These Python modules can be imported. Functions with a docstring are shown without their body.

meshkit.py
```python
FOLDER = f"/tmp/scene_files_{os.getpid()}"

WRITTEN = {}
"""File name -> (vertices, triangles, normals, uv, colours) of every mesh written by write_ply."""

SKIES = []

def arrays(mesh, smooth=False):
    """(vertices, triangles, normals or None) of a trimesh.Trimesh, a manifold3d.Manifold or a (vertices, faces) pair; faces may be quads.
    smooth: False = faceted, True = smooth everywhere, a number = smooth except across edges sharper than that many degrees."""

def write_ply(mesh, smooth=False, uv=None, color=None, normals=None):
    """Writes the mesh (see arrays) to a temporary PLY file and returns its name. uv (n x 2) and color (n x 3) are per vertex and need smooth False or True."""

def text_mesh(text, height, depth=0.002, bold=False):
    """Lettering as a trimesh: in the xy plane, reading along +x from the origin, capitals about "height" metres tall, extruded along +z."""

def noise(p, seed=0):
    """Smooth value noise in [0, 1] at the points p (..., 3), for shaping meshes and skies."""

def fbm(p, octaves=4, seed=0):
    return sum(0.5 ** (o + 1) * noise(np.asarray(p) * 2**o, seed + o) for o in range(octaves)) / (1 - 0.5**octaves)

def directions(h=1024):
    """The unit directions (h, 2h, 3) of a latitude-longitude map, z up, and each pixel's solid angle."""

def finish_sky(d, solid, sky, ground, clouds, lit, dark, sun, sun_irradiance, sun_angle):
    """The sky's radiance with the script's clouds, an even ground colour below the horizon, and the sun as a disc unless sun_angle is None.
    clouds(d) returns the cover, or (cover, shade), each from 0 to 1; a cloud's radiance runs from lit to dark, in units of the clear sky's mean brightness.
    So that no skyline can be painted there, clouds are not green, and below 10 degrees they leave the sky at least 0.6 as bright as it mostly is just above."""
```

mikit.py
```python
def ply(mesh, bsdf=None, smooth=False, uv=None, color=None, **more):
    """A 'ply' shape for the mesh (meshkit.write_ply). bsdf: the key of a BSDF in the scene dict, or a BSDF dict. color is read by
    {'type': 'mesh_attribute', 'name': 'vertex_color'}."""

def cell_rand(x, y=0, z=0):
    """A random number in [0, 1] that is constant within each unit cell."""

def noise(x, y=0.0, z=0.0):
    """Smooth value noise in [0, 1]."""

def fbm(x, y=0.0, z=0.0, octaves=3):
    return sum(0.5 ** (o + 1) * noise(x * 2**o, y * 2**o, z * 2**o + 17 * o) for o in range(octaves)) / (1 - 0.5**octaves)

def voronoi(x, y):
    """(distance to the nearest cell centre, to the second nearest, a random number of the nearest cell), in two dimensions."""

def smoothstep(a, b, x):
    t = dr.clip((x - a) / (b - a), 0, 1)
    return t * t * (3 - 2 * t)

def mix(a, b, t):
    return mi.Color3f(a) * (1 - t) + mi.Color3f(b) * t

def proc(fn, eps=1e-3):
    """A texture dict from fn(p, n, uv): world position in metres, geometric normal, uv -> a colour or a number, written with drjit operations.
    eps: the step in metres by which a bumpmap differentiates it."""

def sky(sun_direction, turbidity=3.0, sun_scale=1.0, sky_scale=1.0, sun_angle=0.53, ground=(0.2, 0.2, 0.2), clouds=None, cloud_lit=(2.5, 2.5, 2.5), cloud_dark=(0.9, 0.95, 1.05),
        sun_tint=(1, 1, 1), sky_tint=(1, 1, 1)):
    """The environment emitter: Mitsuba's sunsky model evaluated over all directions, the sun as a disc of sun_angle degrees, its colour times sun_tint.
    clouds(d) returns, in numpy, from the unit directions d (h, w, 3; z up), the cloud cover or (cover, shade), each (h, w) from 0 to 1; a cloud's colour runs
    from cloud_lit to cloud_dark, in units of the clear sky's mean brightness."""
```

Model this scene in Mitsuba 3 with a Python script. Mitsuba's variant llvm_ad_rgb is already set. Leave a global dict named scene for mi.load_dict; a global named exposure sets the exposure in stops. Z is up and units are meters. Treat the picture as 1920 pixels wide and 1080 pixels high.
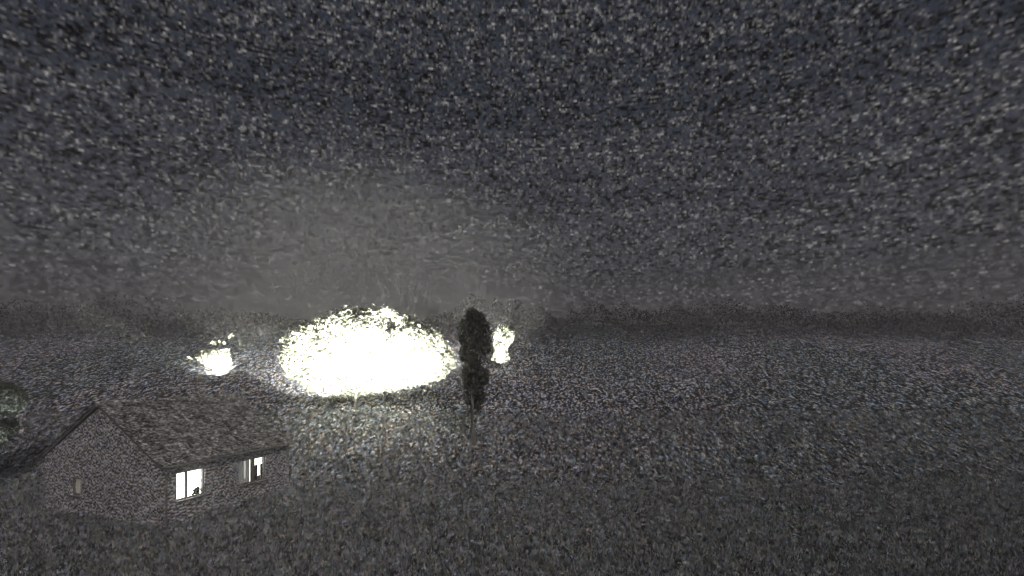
import math
import numpy as np
import trimesh
import manifold3d as m3
import mitsuba as mi
import drjit as dr
import mikit
from mikit import proc, noise, fbm, cell_rand, mix, smoothstep, voronoi

T = mi.ScalarTransform4f
scene, labels = {}, {}

# ------------------------------------------------------------------ camera, sky, exposure
EYE = 7.3                       # an upper-storey window
HORIZON, CX, F = 690.0, 960.0, 960.0      # of a 1920 x 1080 frame, 90 degrees wide
exposure = 1.3

scene['camera'] = {
    'type': 'perspective', 'fov': 90.0, 'fov_axis': 'x',
    'principal_point_offset_y': -(HORIZON - 540.0) / 1080.0,
    'near_clip': 0.1, 'far_clip': 6000.0,
    'to_world': T().look_at(origin=[0, 0, EYE], target=[0, 10, EYE], up=[0, 0, 1]),
    'medium': {'type': 'ref', 'id': 'haze_air'},
}


def night_clouds(d):
    """A closed, finely mottled low cloud deck with faint stratus streaks, the same all over the sky."""
    h, w = d.shape[:2]
    g = np.random.default_rng(11)

    def grain(sx, sy):
        a = g.normal(size=(h, w))
        for axis, s in ((1, sx), (0, sy)):
            k = np.exp(-0.5 * (np.arange(-6, 7) / s) ** 2)
            k /= k.sum()
            a = sum(kk * np.roll(a, i - 6, axis=axis) for i, kk in enumerate(k))
        return a / a.std()

    streak = grain(6, 0.8) * 0.30 + np.repeat(g.normal(size=(h, 1)), w, 1) * 0.12
    mottle = grain(0.55, 0.42)
    rows = np.arange(h)
    bands = sum(a * np.interp(rows, np.arange(0, h + p, p), g.normal(size=len(np.arange(0, h + p, p)))) for p, a in ((4, .5), (9, .7), (23, .8)))[:, None]
    at = np.linspace(0, 28, w)
    long = np.stack([np.interp(at, np.arange(30), g.normal(size=30)) for _ in range(h)])
    value = np.clip(1 + 0.85 * mottle + 0.24 * streak + 0.18 * long + 0.13 * bands, 0.02, 4) ** 2.2 * 0.40
    shade = 1 - value / 5.0
    cover = 0.62 + 0.42 * grain(0.8, 0.5)
    return np.clip(cover, 0.15, 1), np.clip(shade, 0, 1)


# the veiled moon stands behind the camera
scene['sky'] = mikit.sky([0.38, -0.85, 0.8], turbidity=4, sun_scale=0.19, sun_angle=12, sun_tint=(0.92, 1.04, 1.30), sky_scale=0.22, ground=(0.3, 0.3, 0.3), clouds=night_clouds,
                         cloud_lit=(5.2, 5.0, 5.0), cloud_dark=(0.0, 0.0, 0.0), sky_tint=(1.52, 1.0, 0.80))
scene['sky']['sampling_weight'] = 5.0

HAZE = 0.0045
scene['haze_air'] = {'type': 'homogeneous', 'albedo': {'type': 'rgb', 'value': [0.95, 0.95, 0.95]}, 'sigma_t': HAZE,
                     'phase': {'type': 'blendphase', 'weight': 0.22, 'phase_a': {'type': 'hg', 'g': 0.94}, 'phase_b': {'type': 'hg', 'g': 0.2}}}


# ------------------------------------------------------------------ helpers
def rgb(*c):
    return {'type': 'rgb', 'value': list(map(float, c))}


def world(px, py, Y):
    """The point at depth Y that the camera of the survey saw at pixel (px, py)."""
    return np.array([Y * (px - CX) / F, Y, EYE - Y * (py - HORIZON) / F])


def ground_z(x, y):
    x, y = np.asarray(x, float), np.asarray(y, float)
    t = np.clip(y - 31.2, 0, None)
    rise = 0.329 * np.where(t < 4.6, t * t / 9.2, t - 2.3) + 0.5 * np.clip(t / 11.5, 0, 1)
    top = 14.0
    z = top - np.log1p(np.exp(np.clip((top - rise) * 1.2, -50, 50))) / 1.2
    z = np.where(y < 28, 0.0, np.maximum(z, 0))
    z = z - 0.02 * np.clip(y - 110, 0, 400)
    und = 0.35 * np.sin(x * 0.071 + 1.3) * np.sin(y * 0.09) + 0.2 * np.sin(x * 0.19 + y * 0.11)
    return z + und * np.clip((y - 31) / 14, 0, 1)


def box(cx, cy, cz, sx, sy, sz, bevel=0.0):
    b = trimesh.creation.box([sx, sy, sz])
    b.apply_translation([cx, cy, cz])
    return b


def tube(points, radii, sides=7):
    points, radii = np.asarray(points, float), np.asarray(radii, float)
    v, f = [], []
    n = len(points)
    for i in range(n):
        d = points[min(i + 1, n - 1)] - points[max(i - 1, 0)]
        d /= np.linalg.norm(d) + 1e-9
        a = np.cross(d, [0.3, 0.9, 0.1] if abs(d[2]) > 0.5 else [0, 0, 1.0])
        a /= np.linalg.norm(a)
        b = np.cross(d, a)
        for k in range(sides):
            t = 2 * math.pi * k / sides
            v.append(points[i] + radii[i] * (math.cos(t) * a + math.sin(t) * b))
    for i in range(n - 1):
        for k in range(sides):
            q = (k + 1) % sides
            f += [[i * sides + k, i * sides + q, (i + 1) * sides + q], [i * sides + k, (i + 1) * sides + q, (i + 1) * sides + k]]
    v.append(points[0]); v.append(points[-1])
    for k in range(sides):
        q = (k + 1) % sides
        f += [[len(v) - 2, q, k], [len(v) - 1, (n - 1) * sides + k, (n - 1) * sides + q]]
    return trimesh.Trimesh(np.array(v), np.array(f), process=False)


def join(parts):
    return trimesh.util.concatenate(parts)


def tag(key, label=None, cat=None, group=None, kind=None):
    e = {}
    if label: e['label'] = label
    if cat: e['category'] = cat
    if group: e['group'] = group
    if kind: e['kind'] = kind
    labels[key] = e


def unique(key):
    used = {k for k in scene} | {k[:len(key)] for k in scene if k.startswith(key + '__')} | {k.rsplit('__', 1)[0] for k in scene}
    if key not in used:
        return key
    i = 1
    while f'{key}_{i:03d}' in used:
        i += 1
    return f'{key}_{i:03d}'


def add(key, mesh, bsdf, smooth=False, **more):
    key = unique(key)
    scene[key] = mikit.ply(mesh, bsdf, smooth=smooth, **more)
    return key


# ------------------------------------------------------------------ materials
def two(b):
    return {'type': 'twosided', 'bsdf': b}


def meadow(p, n, uv):
    big = fbm(p.x * 0.09, p.y * 0.07, 3.0, 3)
    c = mix((0.32, 0.35, 0.33), (0.42, 0.41, 0.40), smoothstep(0.35, 0.65, big))
    g1 = noise(p.x * 6.5, p.y * 3.6, 1.0)
    g2 = noise(p.x * 11.0 + 5, p.y * 6.0, 7.0)
    hue = noise(p.x * 6.0, p.y * 3.3, 21.0)
    c = c * (0.03 + 8.5 * (0.5 * g1 + 0.5 * g2) ** 4.0)
    return c * mix((1.10, 0.98, 0.95), (0.80, 0.96, 1.35), smoothstep(0.25, 0.75, hue))


scene['mat_meadow'] = two({'type': 'diffuse', 'reflectance': proc(meadow)})
scene['mat_grass'] = two({'type': 'diffuse', 'reflectance': {'type': 'mesh_attribute', 'name': 'vertex_color'}})


def render_coat(p, n, uv):
    s = fbm(p.x * 1.1, p.y * 1.1, p.z * 0.9, 4)
    g = noise(p.x * 11, p.y * 11, p.z * 13)
    hue = noise(p.x * 7, p.y * 7, p.z * 9 + 40)
    return mix((0.32, 0.32, 0.32), (0.50, 0.50, 0.50), s) * (0.25 + 3.6 * g * g) * mix((1.1, 1, .92), (.88, .98, 1.2), hue)


scene['mat_wall'] = {'type': 'bumpmap', 'arbitrary': proc(lambda p, n, uv: fbm(p.x * 30, p.y * 30, p.z * 30, 2)),
                     'scale': 0.004, 'bsdf': {'type': 'diffuse', 'reflectance': proc(render_coat)}}


def tile_clay(p, n, uv):
    r = cell_rand(dr.floor((p.x * 0.336 + p.y * 0.942) / 0.3), dr.floor(p.z / 0.172), 4.0)
    s = fbm(p.x * 2, p.y * 2, p.z * 2, 3)
    g = noise(p.x * 11, p.y * 11, p.z * 13)
    return mix((0.16, 0.16, 0.17), (0.42, 0.42, 0.44), r) * (0.22 + 3.3 * g * g) * (0.6 + 0.8 * s)


scene['mat_tile'] = two({'type': 'principled', 'base_color': proc(tile_clay), 'roughness': 0.75, 'specular': 0.3})
scene['mat_grey_paint'] = two({'type': 'principled', 'base_color': proc(lambda p, n, uv: mix((0.16, 0.16, 0.16), (0.3, 0.3, 0.3), fbm(p.x * 6, p.y * 6, p.z * 6, 3))), 'roughness': 0.5})
scene['mat_metal'] = two({'type': 'principled', 'base_color': proc(lambda p, n, uv: mix((0.15, 0.15, 0.155), (0.42, 0.42, 0.43), noise(p.x * 9, p.y * 9, p.z * 9))), 'roughness': 0.55, 'metallic': 0.2})
scene['mat_pane'] = {'type': 'thindielectric', 'int_ior': 1.5}
scene['mat_cloth'] = two({'type': 'diffuse', 'reflectance': proc(lambda p, n, uv: mix((0.3, 0.26, 0.2), (0.5, 0.45, 0.38), noise(p.x * 20, p.y * 20, p.z * 3)))})
scene['mat_dark_cloth'] = two({'type': 'diffuse', 'reflectance': proc(lambda p, n, uv: mix((0.06, 0.06, 0.07), (0.12, 0.11, 0.11), noise(p.x * 20, p.y * 20, p.z * 3)))})
scene['mat_pot'] = two({'type': 'principled', 'base_color': rgb(0.2, 0.17, 0.16), 'roughness': 0.7})
scene['mat_bark'] = two({'type': 'diffuse', 'reflectance': proc(lambda p, n, uv: mix((0.08, 0.08, 0.075), (0.42, 0.41, 0.40), fbm(p.x * 7, p.y * 7, p.z * 1.5, 3)))})


def leaf_mat(a, b, trans):
    return {'type': 'principledthin', 'base_color': {'type': 'mesh_attribute', 'name': 'vertex_color'}, 'roughness': 0.6, 'diff_trans': trans, 'spec_trans': 0.0, 'eta': 1.3}


scene['mat_leaf'] = leaf_mat(0, 0, 0.9)
scene['mat_needle'] = two({'type': 'diffuse', 'reflectance': {'type': 'mesh_attribute', 'name': 'vertex_color'}})

# ------------------------------------------------------------------ ground
ys = np.concatenate([np.linspace(-60, 12, 18), np.linspace(13, 120, 240), np.geomspace(122, 2500, 30)])
xs = np.concatenate([-np.geomspace(122, 2500, 22)[::-1], np.linspace(-120, 120, 170), np.geomspace(122, 2500, 22)])
gx, gy = np.meshgrid(xs, ys)
gz = ground_z(gx, gy)
nr, nc = gx.shape
idx = np.arange(nr * nc).reshape(nr, nc)
quads = np.stack([idx[:-1, :-1], idx[:-1, 1:], idx[1:, 1:], idx[1:, :-1]], -1).reshape(-1, 4)
add('ground', (np.stack([gx, gy, gz], -1).reshape(-1, 3), quads), 'mat_meadow', smooth=True)
tag('ground', 'pale rough meadow rising to a dark hillside behind the house', kind='structure')

# ------------------------------------------------------------------ house: gable end to the left, long front running away to the right
DIR = np.array([math.sin(math.radians(19.66)), math.cos(math.radians(19.66)), 0.0])   # along the front
NRM = np.array([DIR[1], -DIR[0], 0.0])                                             # out of the front (to the right and the camera)
P1 = np.array([*world(331, 0, 24.476)[:2], 0.0])                                     # left jamb of the first window


def H(t, n, z):
    return P1 + DIR * t + NRM * n + np.array([0, 0, z])


HM = np.eye(4)
HM[:3, 0], HM[:3, 1], HM[:3, 2], HM[:3, 3] = DIR, -NRM, [0, 0, 1], P1   # house axes: t along, m inwards, z


def hplace(mesh):
    mesh = mesh.copy()
    mesh.apply_transform(HM)
    return mesh


def hbox(t0, t1, m0, m1, z0, z1):
    return hplace(box((t0 + t1) / 2, (m0 + m1) / 2, (z0 + z1) / 2, t1 - t0, m1 - m0, z1 - z0))


T0, T1, DEPTH, EAVE, RIDGE = -0.8, 7.2, 8.4, 2.75, 5.45
hs = 'house'
tag(hs, 'low pale-walled house with lit windows at the lower left', 'house')


def man_box(t0, t1, m0, m1, z0, z1):
    return m3.Manifold.cube([t1 - t0, m1 - m0, z1 - z0]).translate([t0, m0, z0])


section = m3.CrossSection([[[0, -0.3], [DEPTH, -0.3], [DEPTH, EAVE], [DEPTH / 2, RIDGE - 0.12], [0, EAVE]]])
body = m3.Manifold.extrude(section, T1 - T0).transform(np.array([[0, 0, 1, T0], [1, 0, 0, 0], [0, 1, 0, 0]], float))
section_in = m3.CrossSection([[[0.3, 0.0], [DEPTH - 0.3, 0.0], [DEPTH - 0.3, EAVE - .05], [0.3, EAVE - .05]]])
inner = m3.Manifold.extrude(section_in, T1 - T0 - 0.6).transform(np.array([[0, 0, 1, T0 + .3], [1, 0, 0, 0], [0, 1, 0, 0]], float))
W1 = (0.0, 1.52, 0.92, 2.28)
W2 = (3.55, 5.42, 0.88, 2.24)
GW = (5.60, 6.36, 0.90, 1.75)     # in the gable wall: m from, m to, z
body = body - inner - man_box(W1[0], W1[1], -1, 0.6, W1[2], W1[3]) - man_box(W2[0], W2[1], -1, 0.6, W2[2], W2[3]) - man_box(T0 - 1, T0 + .6, GW[0], GW[1], GW[2], GW[3])
mm = body.to_mesh()
add(f'{hs}__wall', hplace(trimesh.Trimesh(mm.vert_properties[:, :3], mm.tri_verts, process=False)), 'mat_wall')

# roof: two pitched slabs of pantiles on boards
OH = 0.14
slope = math.atan2(RIDGE - EAVE, DEPTH / 2)
run = (DEPTH / 2 + OH) / math.cos(slope)
courses, per = int(run / 0.30), 6


def roof_side(sign):
    ncol = int((T1 - T0 + 2 * OH) / 0.3) * per
    tt = np.linspace(T0 - OH, T1 + OH, ncol + 1)
    wave = 0.028 * np.sin(np.arange(ncol + 1) / per * 2 * math.pi)
    rng = np.random.default_rng(5 + sign)
    jit = rng.normal(0, 0.005, (courses, ncol + 1))
    v, f = [], []
    for c in range(courses):
        s0, s1 = c * run / courses - 0.03, (c + 1) * run / courses
        for s, lift in ((s0, 0.075), (s0, 0.03), (s1, 0.02)):
            m = -OH + s * math.cos(slope)
            z = EAVE - OH * math.tan(slope) + s * math.sin(slope)
            off = lift + 0.10 + wave + jit[c] * (1 if lift > .05 else .4)
            mv = m - off * math.sin(slope)
            zv = z + off * math.cos(slope)
            mv = mv if sign > 0 else DEPTH - mv
            v.append(np.stack([tt, mv, zv], -1))
        b = 3 * c * (ncol + 1)
        i = np.arange(ncol)
        for lo, hi in ((1, 0), (0, 2)):
            f.append(np.stack([b + lo * (ncol + 1) + i, b + lo * (ncol + 1) + i + 1, b + hi * (ncol + 1) + i + 1, b + hi * (ncol + 1) + i], -1))
    v, f = np.concatenate(v), np.concatenate(f)
    f = np.vstack([f[:, [0, 1, 2]], f[:, [0, 2, 3]]])
    return trimesh.Trimesh(v, f, process=False)


boards = []
for sign in (1, -1):
    b = trimesh.creation.box([T1 - T0 + 2 * OH - .06, run, 0.08])
    b.apply_transform(trimesh.transformations.rotation_matrix(sign * slope, [1, 0, 0]))
    mid = -OH + run / 2 * math.cos(slope)
    b.apply_translation([(T0 + T1) / 2, mid if sign > 0 else DEPTH - mid, EAVE - OH * math.tan(slope) + run / 2 * math.sin(slope) + 0.045])
    boards.append(b)
add(f'{hs}__roof', hplace(join(boards)), 'mat_grey_paint')
add(f'{hs}__roof__tile', hplace(join([roof_side(1), roof_side(-1)])), 'mat_tile')
tag(f'{hs}__roof__tile', kind='stuff')
ridge_z = EAVE - OH * math.tan(slope) + run * math.sin(slope) + 0.10
add(f'{hs}__roof__ridge', hplace(tube([[t, DEPTH / 2, ridge_z] for t in np.linspace(T0 - OH, T1 + OH, 46)], [0.13 + 0.012 * (i % 2) for i in range(46)], 10)), 'mat_tile')
ch = join([box(5.2, DEPTH / 2 + .9, 5.7, .62, .5, 1.3), box(5.2, DEPTH / 2 + .9, 6.40, .74, .62, .1)])
pots = join([tube([[5.05, DEPTH / 2 + .9, 6.45], [5.05, DEPTH / 2 + .9, 6.72]], [.1, .085], 10), tube([[5.35, DEPTH / 2 + .9, 6.45], [5.35, DEPTH / 2 + .9, 6.70]], [.1, .085], 10)])
add(f'{hs}__chimney', hplace(ch), 'mat_wall')
add(f'{hs}__chimney__pot', hplace(pots), 'mat_pot')
add(f'{hs}__gutter', hplace(tube([[t, -OH - .12, EAVE - OH * math.tan(slope) + .02] for t in (T0 - OH, T1 + OH)], [.07, .07], 8)), 'mat_metal')
add(f'{hs}__downpipe', hplace(tube([[T0 + .25, -OH - .1, 2.42], [T0 + .25, -.12, 2.2], [T0 + .25, -.07, 1.9], [T0 + .25, -.07, 0.05]], [.045] * 4, 8)), 'mat_metal')


def frame_parts(key, t0, t1, z0, z1, bars, rail, place):
    """A recessed wooden window: outer frame, mullions, glazing rail, one pane per light, a sill."""
    w, d0, d1 = .06, .10, .17
    fr = [box((t0 + t1) / 2, (d0 + d1) / 2, z1 - w / 2, t1 - t0, d1 - d0, w), box((t0 + t1) / 2, (d0 + d1) / 2, z0 + w / 2, t1 - t0, d1 - d0, w),
          box(t0 + w / 2, (d0 + d1) / 2, (z0 + z1) / 2, w, d1 - d0, z1 - z0 - 2 * w), box(t1 - w / 2, (d0 + d1) / 2, (z0 + z1) / 2, w, d1 - d0, z1 - z0 - 2 * w)]
    add(f'{key}__frame', place(join(fr)), 'mat_grey_paint')
    for b, bw in bars:
        add(f'{key}__mullion', place(box(b, (d0 + d1) / 2, (z0 + z1) / 2, bw, d1 - d0 - .006, z1 - z0 - 2 * w)), 'mat_grey_paint')
    edges = [t0 + w] + [x for b, bw in bars for x in (b - bw / 2, b + bw / 2)] + [t1 - w]
    for a, b in zip(edges[::2], edges[1::2]):
        if rail:
            add(f'{key}__glazing_bar', place(box((a + b) / 2, (d0 + d1) / 2, rail, b - a, .03, .028)), 'mat_grey_paint')
        q = np.array([[a, .135, z0 + w], [b, .135, z0 + w], [b, .135, z1 - w], [a, .135, z1 - w]])
        add(f'{key}__pane', place(trimesh.Trimesh(q, [[0, 1, 2], [0, 2, 3]], process=False)), 'mat_pane')
    add(f'{key}__sill', place(box((t0 + t1) / 2, .02, z0 - .035, t1 - t0 + .16, .26, .07)), 'mat_grey_paint')


def lit(key, place, t0, t1, z0, z1, m, power, colour=(1.0, 0.97, 0.86), folds=0.0, n=24):
    """A translucent blind or curtain with the lit room behind it: a sheet with shallow folds, glowing outwards."""
    t = np.linspace(t0, t1, n)
    mw = m + folds * np.sin(np.arange(n) * 2.1)
    lo, hi = np.stack([t, mw, np.full(n, z0)], -1), np.stack([t, mw, np.full(n, z1)], -1)
    v = np.vstack([lo, hi])
    i = np.arange(n - 1)
    f = np.vstack([np.stack([i, i + 1, i + 1 + n], -1), np.stack([i, i + 1 + n, i + n], -1)])
    key = add(key, place(trimesh.Trimesh(v, f, process=False)), 'mat_cloth')
    scene[key]['emitter'] = {'type': 'area', 'sampling_weight': 0.15, 'radiance': rgb(*(power * c for c in colour))}
    return key


def hang(key, place, t0, t1, z0, z1, m, mat='mat_dark_cloth', n=16, folds=.03):
    t = np.linspace(t0, t1, n)
    mw = m + folds * np.sin(np.arange(n) * 1.9)
    v = np.vstack([np.stack([t, mw, np.full(n, z)], -1) for z in (z0, z1)])
    i = np.arange(n - 1)
    f = np.vstack([np.stack([i, i + 1, i + 1 + n], -1), np.stack([i, i + 1 + n, i + n], -1)])
    return add(key, place(trimesh.Trimesh(v, f, process=False)), mat)


# first window: a narrow and a wide light, blinds glowing
w = f'{hs}__window'
frame_parts(w, *W1, [(0.57, 0.10)], 1.60, hplace)
lit(f'{w}__blind', hplace, W1[0] - .2, 0.57, W1[2] - .1, W1[3] + .1, .34, 1.5)
lit(f'{w}__blind', hplace, 0.571, 1.55, W1[2] - .1, W1[3] + .1, .34, 1.5)
tag(w, 'brightest lit window, narrow left light and wide right light')

# second window: net curtain on the left, narrow bright gap at the right
w = f'{hs}__window_001'
frame_parts(w, *W2, [(4.58, 0.24)], None, hplace)
lit(f'{w}__net_curtain', hplace, W2[0] - .2, 4.56, W2[2] - .1, W2[3] + .1, .38, 0.04, (0.95, 1.0, 1.0), folds=.02)
lit(f'{w}__lamp_shade', hplace, 4.18, 4.30, W2[2] + .25, W2[3] - .12, .33, 0.2, (0.95, 1.0, .95))
lit(f'{w}__blind', hplace, 4.62, 5.55, W2[2] - .1, W2[3] + .1, .40, 0.9)
hang(f'{w}__curtain', hplace, 4.62, 5.07, W2[2] - .1, 1.75, .30)
hang(f'{w}__curtain', hplace, 5.30, 5.56, W2[2] - .1, 1.75, .30)
hang(f'{w}__curtain', hplace, 5.075, 5.29, W2[2] - .1, 1.12, .31, 'mat_cloth')
tag(w, 'dim window with a net curtain and one narrow bright gap')


# gable window
def gplace(mesh):
    """From (along the gable, inwards, z) to the house's axes, then the world."""
    m = mesh.copy()
    v = np.array(m.vertices)
    m = trimesh.Trimesh(np.stack([T0 + v[:, 1], DEPTH - v[:, 0], v[:, 2]], -1), m.faces, process=False)
    return hplace(m)


w = f'{hs}__window_002'
g0, g1 = DEPTH - GW[1], DEPTH - GW[0]
frame_parts(w, g0, g1, GW[2], GW[3], [], None, gplace)
lit(f'{w}__net_curtain', gplace, g0 - .1, g1 + .1, GW[2] - .1, GW[3] + .1, .26, 0.06, (1.0, .93, .8), folds=.02)
lit(f'{w}__blind', gplace, g0 + .42, g0 + .50, GW[2] - .05, GW[3] - .25, .22, 0.35, (1.0, .97, .85), n=4)
tag(w, 'small faint window in the end wall')

# a pot plant on the inside sill of the bright window, dark against the blind
rng = np.random.default_rng(8)
pot = trimesh.creation.revolve(np.array([[0, 0], [.07, 0], [.095, .14], [.105, .14], [.105, .17], [.0, .17]]), sections=20)
pot.apply_translation([1.28, .24, W1[2] + .0])
add('pot_plant__pot', hplace(pot), 'mat_pot', smooth=40)
lv = []
for i in range(60):
    a, r, z = rng.uniform(0, 6.28), rng.uniform(0, .24), rng.uniform(.15, .42)
    c = np.array([1.28 + r * math.cos(a) * (1.15 - z), .24 + .25 * r * math.sin(a), W1[2] + z - .4 * r])
    u = rng.normal(size=3) * .09
    s = rng.normal(size=3) * .045
    lv.append(trimesh.Trimesh([c - u, c + s, c + u, c - s], [[0, 1, 2], [0, 2, 3]], process=False))
fol = join(lv)
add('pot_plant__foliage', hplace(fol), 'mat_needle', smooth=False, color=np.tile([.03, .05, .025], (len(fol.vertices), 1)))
tag('pot_plant', 'dark pot plant behind the lower right corner of the brightest window', 'plant')


# ------------------------------------------------------------------ trees
def leaves(centres, size, rng, colours, spread=1.0):
    """One pointed, slightly folded leaf spray (two triangles) per centre."""
    n = len(centres)
    u = rng.normal(size=(n, 3)); u /= np.linalg.norm(u, axis=1, keepdims=True)
    s = np.cross(u, rng.normal(size=(n, 3))); s /= np.linalg.norm(s, axis=1, keepdims=True)
    L = size * rng.uniform(.6, 1.3, (n, 1))
    v = np.stack([centres - u * L, centres + s * L * .5, centres + u * L, centres - s * L * .5], 1).reshape(-1, 3)
    i = np.arange(n)[:, None] * 4
    f = np.vstack([i + [0, 1, 2], i + [0, 2, 3]])
    c = np.asarray(colours)[rng.integers(0, len(colours), n)] * rng.uniform(.6, 1.35, (n, 1))
    return trimesh.Trimesh(v, f, process=False), np.repeat(c, 4, 0)


def lump_cloud(lumps, count, rng, shell=0.55, stray=0.0):
    """Points in a union of spheres, denser towards each sphere's outside."""
    lumps = np.asarray(lumps, float)
    w = lumps[:, 3] ** 1.9
    k = rng.choice(len(lumps), count, p=w / w.sum())
    d = rng.normal(size=(count, 3)); d /= np.linalg.norm(d, axis=1, keepdims=True)
    r = rng.uniform(shell ** 3, 1.12, count) ** (1 / 3)
    p = lumps[k, :3] + d * (r * lumps[k, 3])[:, None]
    loose = rng.uniform(size=count) < stray
    p[loose] += rng.normal(0, .3, (int(loose.sum()), 3))
    return p


def limbs(base, fork, targets, r0, rng):
    parts = [tube([base - [0, 0, .4], base + (fork - base) * .35 + rng.normal(0, .05, 3), fork], [r0 * 1.35, r0, r0 * .75], 9)]
    for t in targets:
        mid = fork * .5 + t * .5 + rng.normal(0, .25, 3) + np.array([0, 0, .3])
        parts.append(tube([fork - (0, 0, .1), mid, t], [r0 * .45, r0 * .26, r0 * .07], 6))
    return parts


GREENS = [(.34, .35, .34), (.44, .44, .43), (.52, .52, .52), (.20, .205, .205)]
PALES = [(.17, .18, .145), (.20, .205, .17), (.15, .16, .13), (.22, .22, .19)]


def tree(name, base, height, width, count, leaf, rng, label, cat, group=None, cols=GREENS, lumps=None, mat='mat_leaf', trunk=None, stray=0.0):
    key = unique(name)
    base = np.asarray(base, float)
    if lumps is None:
        lumps = []
        for _ in range(22):
            a, q = rng.uniform(0, 2 * math.pi), rng.uniform(0, 1)
            z = height * rng.uniform(.35, .88)
            rr = width / 2 * math.sqrt(max(.08, 1 - ((z / height - .58) / .42) ** 2)) * math.sqrt(q) * .78
            lumps.append([base[0] + rr * math.cos(a), base[1] + rr * math.sin(a), base[2] + z, width * rng.uniform(.12, .2)])
    lumps = np.asarray(lumps)
    m, c = leaves(lump_cloud(lumps, count, rng, stray=stray), leaf, rng, cols)
    scene[f'{key}__crown'] = mikit.ply(m, mat, color=c)
    fork = base + np.array([0, 0, trunk or height * .3])
    pick = lumps[rng.choice(len(lumps), min(7, len(lumps)), replace=False), :3]
    parts = limbs(base, fork, pick, max(.10, height * .022), rng)
    scene[f'{key}__trunk'] = mikit.ply(parts[0], 'mat_bark', smooth=True)
    for i, p in enumerate(parts[1:]):
        scene[f'{key}__limb' + (f'_{i:03d}' if i else '')] = mikit.ply(p, 'mat_bark', smooth=True)
    tag(key, label, cat, group)
    return key


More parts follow.
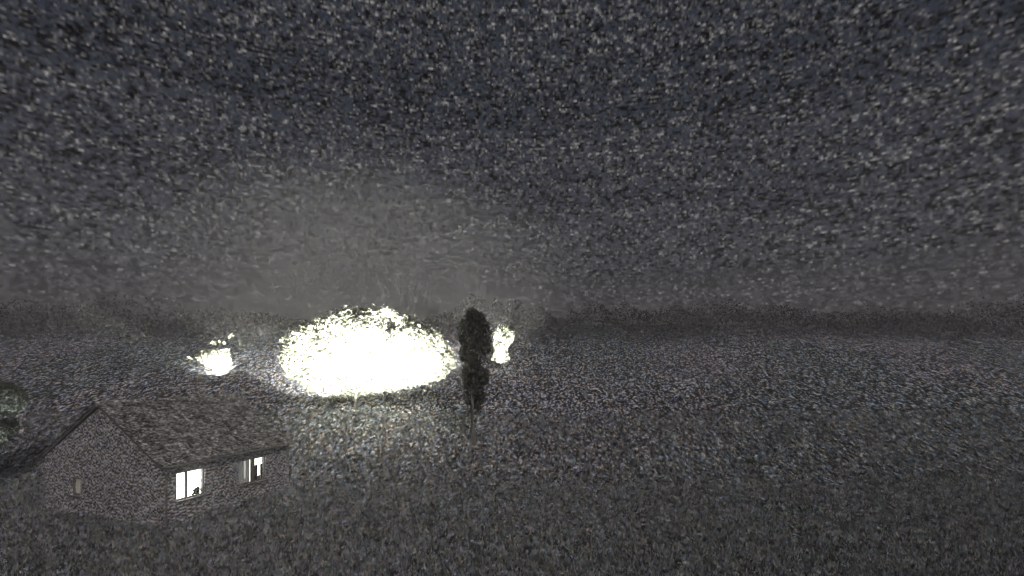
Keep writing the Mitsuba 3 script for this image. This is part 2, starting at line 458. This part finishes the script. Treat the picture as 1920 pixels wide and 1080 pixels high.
def outline_lumps(poly, Y, half_depth, radius, n, rng, rim=0):
    """Lumps that fill a crown of the given measured elevation: thick in the middle, thin at the rim."""
    from shapely.geometry import Polygon, Point
    P = Polygon([(world(px, py, Y)[0], world(px, py, Y)[2]) for px, py in poly])
    x0, z0, x1, z1 = P.bounds
    out = []
    while len(out) < n:
        x, z = rng.uniform(x0, x1), rng.uniform(z0, z1)
        if not P.contains(Point(x, z)):
            continue
        e = P.exterior.distance(Point(x, z))
        r = min(radius * rng.uniform(.6, 1.1), max(e, .0))
        if r < radius * .22:
            continue
        depth = half_depth * min(1, e / (radius * 1.6)) ** .5
        out.append([x, Y + rng.uniform(-1, 1) * depth, z, r])
    ring = P.exterior
    for k in range(rim):
        q = ring.interpolate(k / rim, normalized=True)
        c = np.array(P.centroid.coords[0])
        p = np.array(q.coords[0])
        p = p + (c - p) / np.linalg.norm(c - p) * rng.uniform(.2, 1.0) * radius * .25
        out.append([p[0], Y + rng.uniform(-.3, .3) * half_depth, p[1], radius * rng.uniform(.16, .3)])
    return out


BLOB = [(531, 671), (536, 641), (562, 621), (607, 602), (649, 589), (694, 581), (750, 589), (780, 608), (825, 628), (846, 660), (850, 682),
        (825, 707), (780, 718), (731, 729), (675, 746), (637, 752), (596, 741), (559, 726), (536, 701)]
BY = 43.3
rng = np.random.default_rng(21)
bl = [[x, y - .30 * (z - 8.3), z, r] for x, y, z, r in outline_lumps(BLOB, BY, 2.2, 1.5, 130, rng, rim=110)]
bx = world(668, 0, BY)[0]
tree('broad_tree', [bx, BY, float(ground_z(bx, BY))], 6.0, 14, 80000, .17, rng,
     'huge white floodlit oval tree crown, by far the brightest thing in view', 'tree', cols=PALES, lumps=bl, trunk=1.6, stray=.06)

SMALL = [(925, 640), (927, 622), (936, 609), (950, 606), (963, 613), (965, 628), (961, 642), (951, 650), (950, 664), (955, 674), (948, 680), (932, 680), (923, 674), (928, 662), (927, 650)]
RY = 55.4
rng = np.random.default_rng(22)
sl = outline_lumps(SMALL, RY, .7, .55, 70, rng, rim=40)
rx = world(940, 0, RY)[0]
tree('small_tree', [rx, RY, float(ground_z(rx, RY))], 3.4, 2.4, 16000, .10, rng,
     'small upright white lit tree to the right of the huge bright crown', 'tree', cols=PALES, lumps=sl, trunk=.5)

LOW = [(366, 671), (378, 657), (398, 654), (430, 655), (431, 672), (436, 680), (424, 690), (413, 695), (398, 690), (382, 684)]
SPIKE = [(340, 667), (364, 668), (364, 674), (352, 673)]
LY = 52.5
rng = np.random.default_rng(23)
ll = outline_lumps(LOW, LY, .7, .6, 70, rng, rim=40) + outline_lumps(SPIKE, LY, .3, .16, 14, rng)
for px, py in ((435, 628), (430, 632), (450, 640), (452, 646), (466, 647), (420, 643), (412, 640), (400, 643)):
    ll.append([*world(px, py, LY + rng.uniform(-.4, .4)), rng.uniform(.12, .26)])
lx = world(402, 0, LY)[0]
tree('low_shrub', [lx, LY, float(ground_z(lx, LY))], 2.2, 4.5, 14000, .09, rng,
     'low white lit shrub with a thin spike to the left of the huge bright crown', 'shrub', cols=PALES, lumps=ll, trunk=.35)

# dark slender tree between the two lit crowns
rng = np.random.default_rng(24)
DY = 38.0
dl = outline_lumps([(858, 640), (860, 605), (872, 584), (890, 577), (908, 590), (922, 620), (920, 665), (916, 720), (904, 775), (876, 775), (866, 710)], DY, 1.2, .7, 60, rng)
dx = world(886, 0, DY)[0]
tree('slender_tree', [dx, DY, float(ground_z(dx, DY))], 10, 3, 11000, .13, rng,
     'dark unlit tree in the gap between the huge bright crown and small lit tree', 'tree', cols=[(.13, .14, .13), (.28, .29, .28), (.07, .07, .07)], lumps=dl, trunk=1.2)

# far-off scrub wood along the hill crest: one ragged mass
rng = np.random.default_rng(25)
M = 46000
sy = rng.uniform(64, 78, M)
sx = rng.uniform(-1.12, 1.12, M) * sy
tall = 1.6 + 2.6 * np.clip(np.interp(sx, np.linspace(-90, 90, 70), rng.normal(.45, .42, 70)), 0, 1.4) + .9 * np.interp(sx, np.linspace(-90, 90, 260), rng.normal(0, .5, 260))
tall *= np.clip((np.abs(sx / sy + .30) - .04) / .2, .25, 1)
sz = ground_z(sx, sy) + np.clip(tall, .4, 6) * rng.uniform(0, 1, M) ** .8
m, c = leaves(np.stack([sx, sy, sz], -1), .17, rng, [(.16, .16, .17), (.34, .33, .32), (.42, .42, .44), (.08, .08, .09)])
scene['scrub_wood'] = mikit.ply(m, 'mat_leaf', color=c)
tag('scrub_wood', 'faint ragged scrub wood along the dark hill crest', 'wood', kind='stuff')

# pale tree at the left edge of the frame, mostly outside it
rng = np.random.default_rng(26)
EY = 31.2
ex = world(-38, 0, EY)[0]
tree('garden_tree', [ex, EY, float(ground_z(ex, EY))], 7.4, 4.6, 34000, .09, rng, 'dim pale tree cut by the left edge of the picture, beside the house', 'tree', cols=PALES)


# ------------------------------------------------------------------ floodlights
def floodlight(pos, aim, intensity, colour, label, cutoff=46, beam=26, group=None, weight=2.0):
    key = unique('floodlight')
    pos, aim = np.asarray(pos, float), np.asarray(aim, float)
    d = aim - pos
    d /= np.linalg.norm(d)
    s = np.cross(d, [0, 0, 1.0]); s /= np.linalg.norm(s)
    u = np.cross(s, d)
    M = np.eye(4); M[:3, 0], M[:3, 1], M[:3, 2], M[:3, 3] = s, u, d, pos
    prof = np.array([[0, -.20], [.07, -.20], [.10, -.16], [.15, 0.0], [.16, 0.02], [.145, .02], [.135, .0], [.0, -.01]])
    hd = trimesh.creation.revolve(prof, sections=20); hd.apply_transform(M)
    scene[f'{key}__housing'] = mikit.ply(hd, 'mat_metal', smooth=40)
    for i, sx in enumerate((-.17, .17)):
        br = box(sx, 0, -.06, .012, .04, .16); br.apply_transform(M)
        scene[f'{key}__bracket' + ('', '_001')[i]] = mikit.ply(br, 'mat_metal')
    gz0 = float(ground_z(pos[0], pos[1]))
    st = join([tube([pos - [0, 0, .16], [pos[0], pos[1], gz0 - .2]], [.03, .03], 8), box(pos[0], pos[1], gz0 + .03, .3, .3, .06)])
    scene[f'{key}__stake'] = mikit.ply(st, 'mat_metal')
    ln = trimesh.creation.cylinder(.13, .006, sections=20); ln.apply_transform(M)
    scene[f'{key}__lens'] = {**mikit.ply(ln, 'mat_metal'), 'emitter': {'type': 'area', 'sampling_weight': 0.0, 'radiance': rgb(*(8 * c for c in colour))}}
    o = pos + d * .05
    scene[f'{key}__lamp'] = {'type': 'spot', 'to_world': T().look_at(origin=o.tolist(), target=(o + d).tolist(), up=[0, 0, 1]), 'intensity': rgb(*(intensity * c for c in colour)),
                             'sampling_weight': float(weight), 'cutoff_angle': float(cutoff), 'beam_width': float(beam)}
    tag(key, label, 'floodlight', group)


WARM, COOL = (1.0, 0.985, 0.86), (0.86, 0.95, 1.0)


def on_ground(x, y, up=.45):
    return [x, y, float(ground_z(x, y)) + up]


for k, px in enumerate((578, 648, 718, 788)):
    x = world(px, 0, BY - 10)[0]
    floodlight([x, BY - 10, 4.1 - .12 * k], [world(px, 0, BY)[0], BY, world(0, (618, 592, 590, 622)[k], BY)[2]], (2900, 7000, 7000, 3600)[k], WARM,
               f'{("first", "second", "third", "fourth")[k]} from the left of four post floodlights before the huge bright crown', cutoff=(29, 33, 33, 26)[k], beam=26, weight=2.0, group='floodlights before the bright crown')
x = world(938, 0, RY - 4)[0]
floodlight(on_ground(x, RY - 4.2), [rx, RY, world(0, 612, RY)[2]], 3000, WARM, 'small floodlight below the small upright lit tree', cutoff=34, beam=20, weight=3.5)
x = world(405, 0, LY - 4)[0]
floodlight(on_ground(x, LY - 2.8), [lx - .1, LY, world(0, 652, LY)[2]], 1700, WARM, 'small floodlight below the low lit shrub', cutoff=38, beam=24, weight=3.5)
floodlight(on_ground(ex + 1.9, EY - 4.6), [ex + .9, EY, 5.4], 200, COOL, 'small low floodlight before the dim tree at the left edge', cutoff=30, beam=14)

# ------------------------------------------------------------------ grass
rng = np.random.default_rng(30)
N = 70000
gy_ = 17 + 26 * rng.uniform(0, 1, N) ** 1.25
gx_ = gy_ * rng.uniform(-1.06, 1.06, N)
local = np.stack([(gx_ - P1[0]) * DIR[0] + (gy_ - P1[1]) * DIR[1], -((gx_ - P1[0]) * NRM[0] + (gy_ - P1[1]) * NRM[1])], -1)
keep = ~((local[:, 0] > T0 - .2) & (local[:, 0] < T1 + .2) & (local[:, 1] > -.2) & (local[:, 1] < DEPTH + .2))
gx_, gy_ = gx_[keep], gy_[keep]
n = len(gx_)
gz_ = ground_z(gx_, gy_)
v, c = [], []
palette = np.array([(.28, .31, .29), (.38, .36, .36), (.22, .27, .26), (.30, .33, .42), (.42, .42, .43)])
tone = palette[rng.integers(0, 5, n)] * rng.choice([.25, .5, .9, 1.3, 1.6], (n, 1)) * 1.25
for k in range(3):
    a = rng.uniform(0, 2 * math.pi, n)
    hgt = rng.uniform(.06, .22, n)
    wd = rng.uniform(.02, .05, n)
    ox, oy = rng.normal(0, .05, n), rng.normal(0, .05, n)
    lean = rng.normal(0, .07, (n, 2))
    b0 = np.stack([gx_ + ox - wd * np.cos(a), gy_ + oy - wd * np.sin(a), gz_ - .01], -1)
    b1 = np.stack([gx_ + ox + wd * np.cos(a), gy_ + oy + wd * np.sin(a), gz_ - .01], -1)
    tp = np.stack([gx_ + ox + lean[:, 0], gy_ + oy + lean[:, 1], gz_ + hgt], -1)
    v.append(np.stack([b0, b1, tp], 1).reshape(-1, 3))
    c.append(np.repeat(tone, 3, 0))
v, c = np.concatenate(v), np.concatenate(c)
scene['grass'] = mikit.ply(trimesh.Trimesh(v, np.arange(len(v)).reshape(-1, 3), process=False), 'mat_grass', color=c)
tag('grass', 'short pale rough grass on the meadow around the house', 'grass', kind='stuff')

# ------------------------------------------------------------------ haze
scene['haze'] = {'type': 'cube', 'to_world': T().translate([0, 900, 9.5]).scale([2600, 3600, 16.5]),
                 'bsdf': {'type': 'null'}, 'interior': {'type': 'ref', 'id': 'haze_air'}}
tag('haze', 'thin night mist glowing round the floodlit crown', kind='stuff')
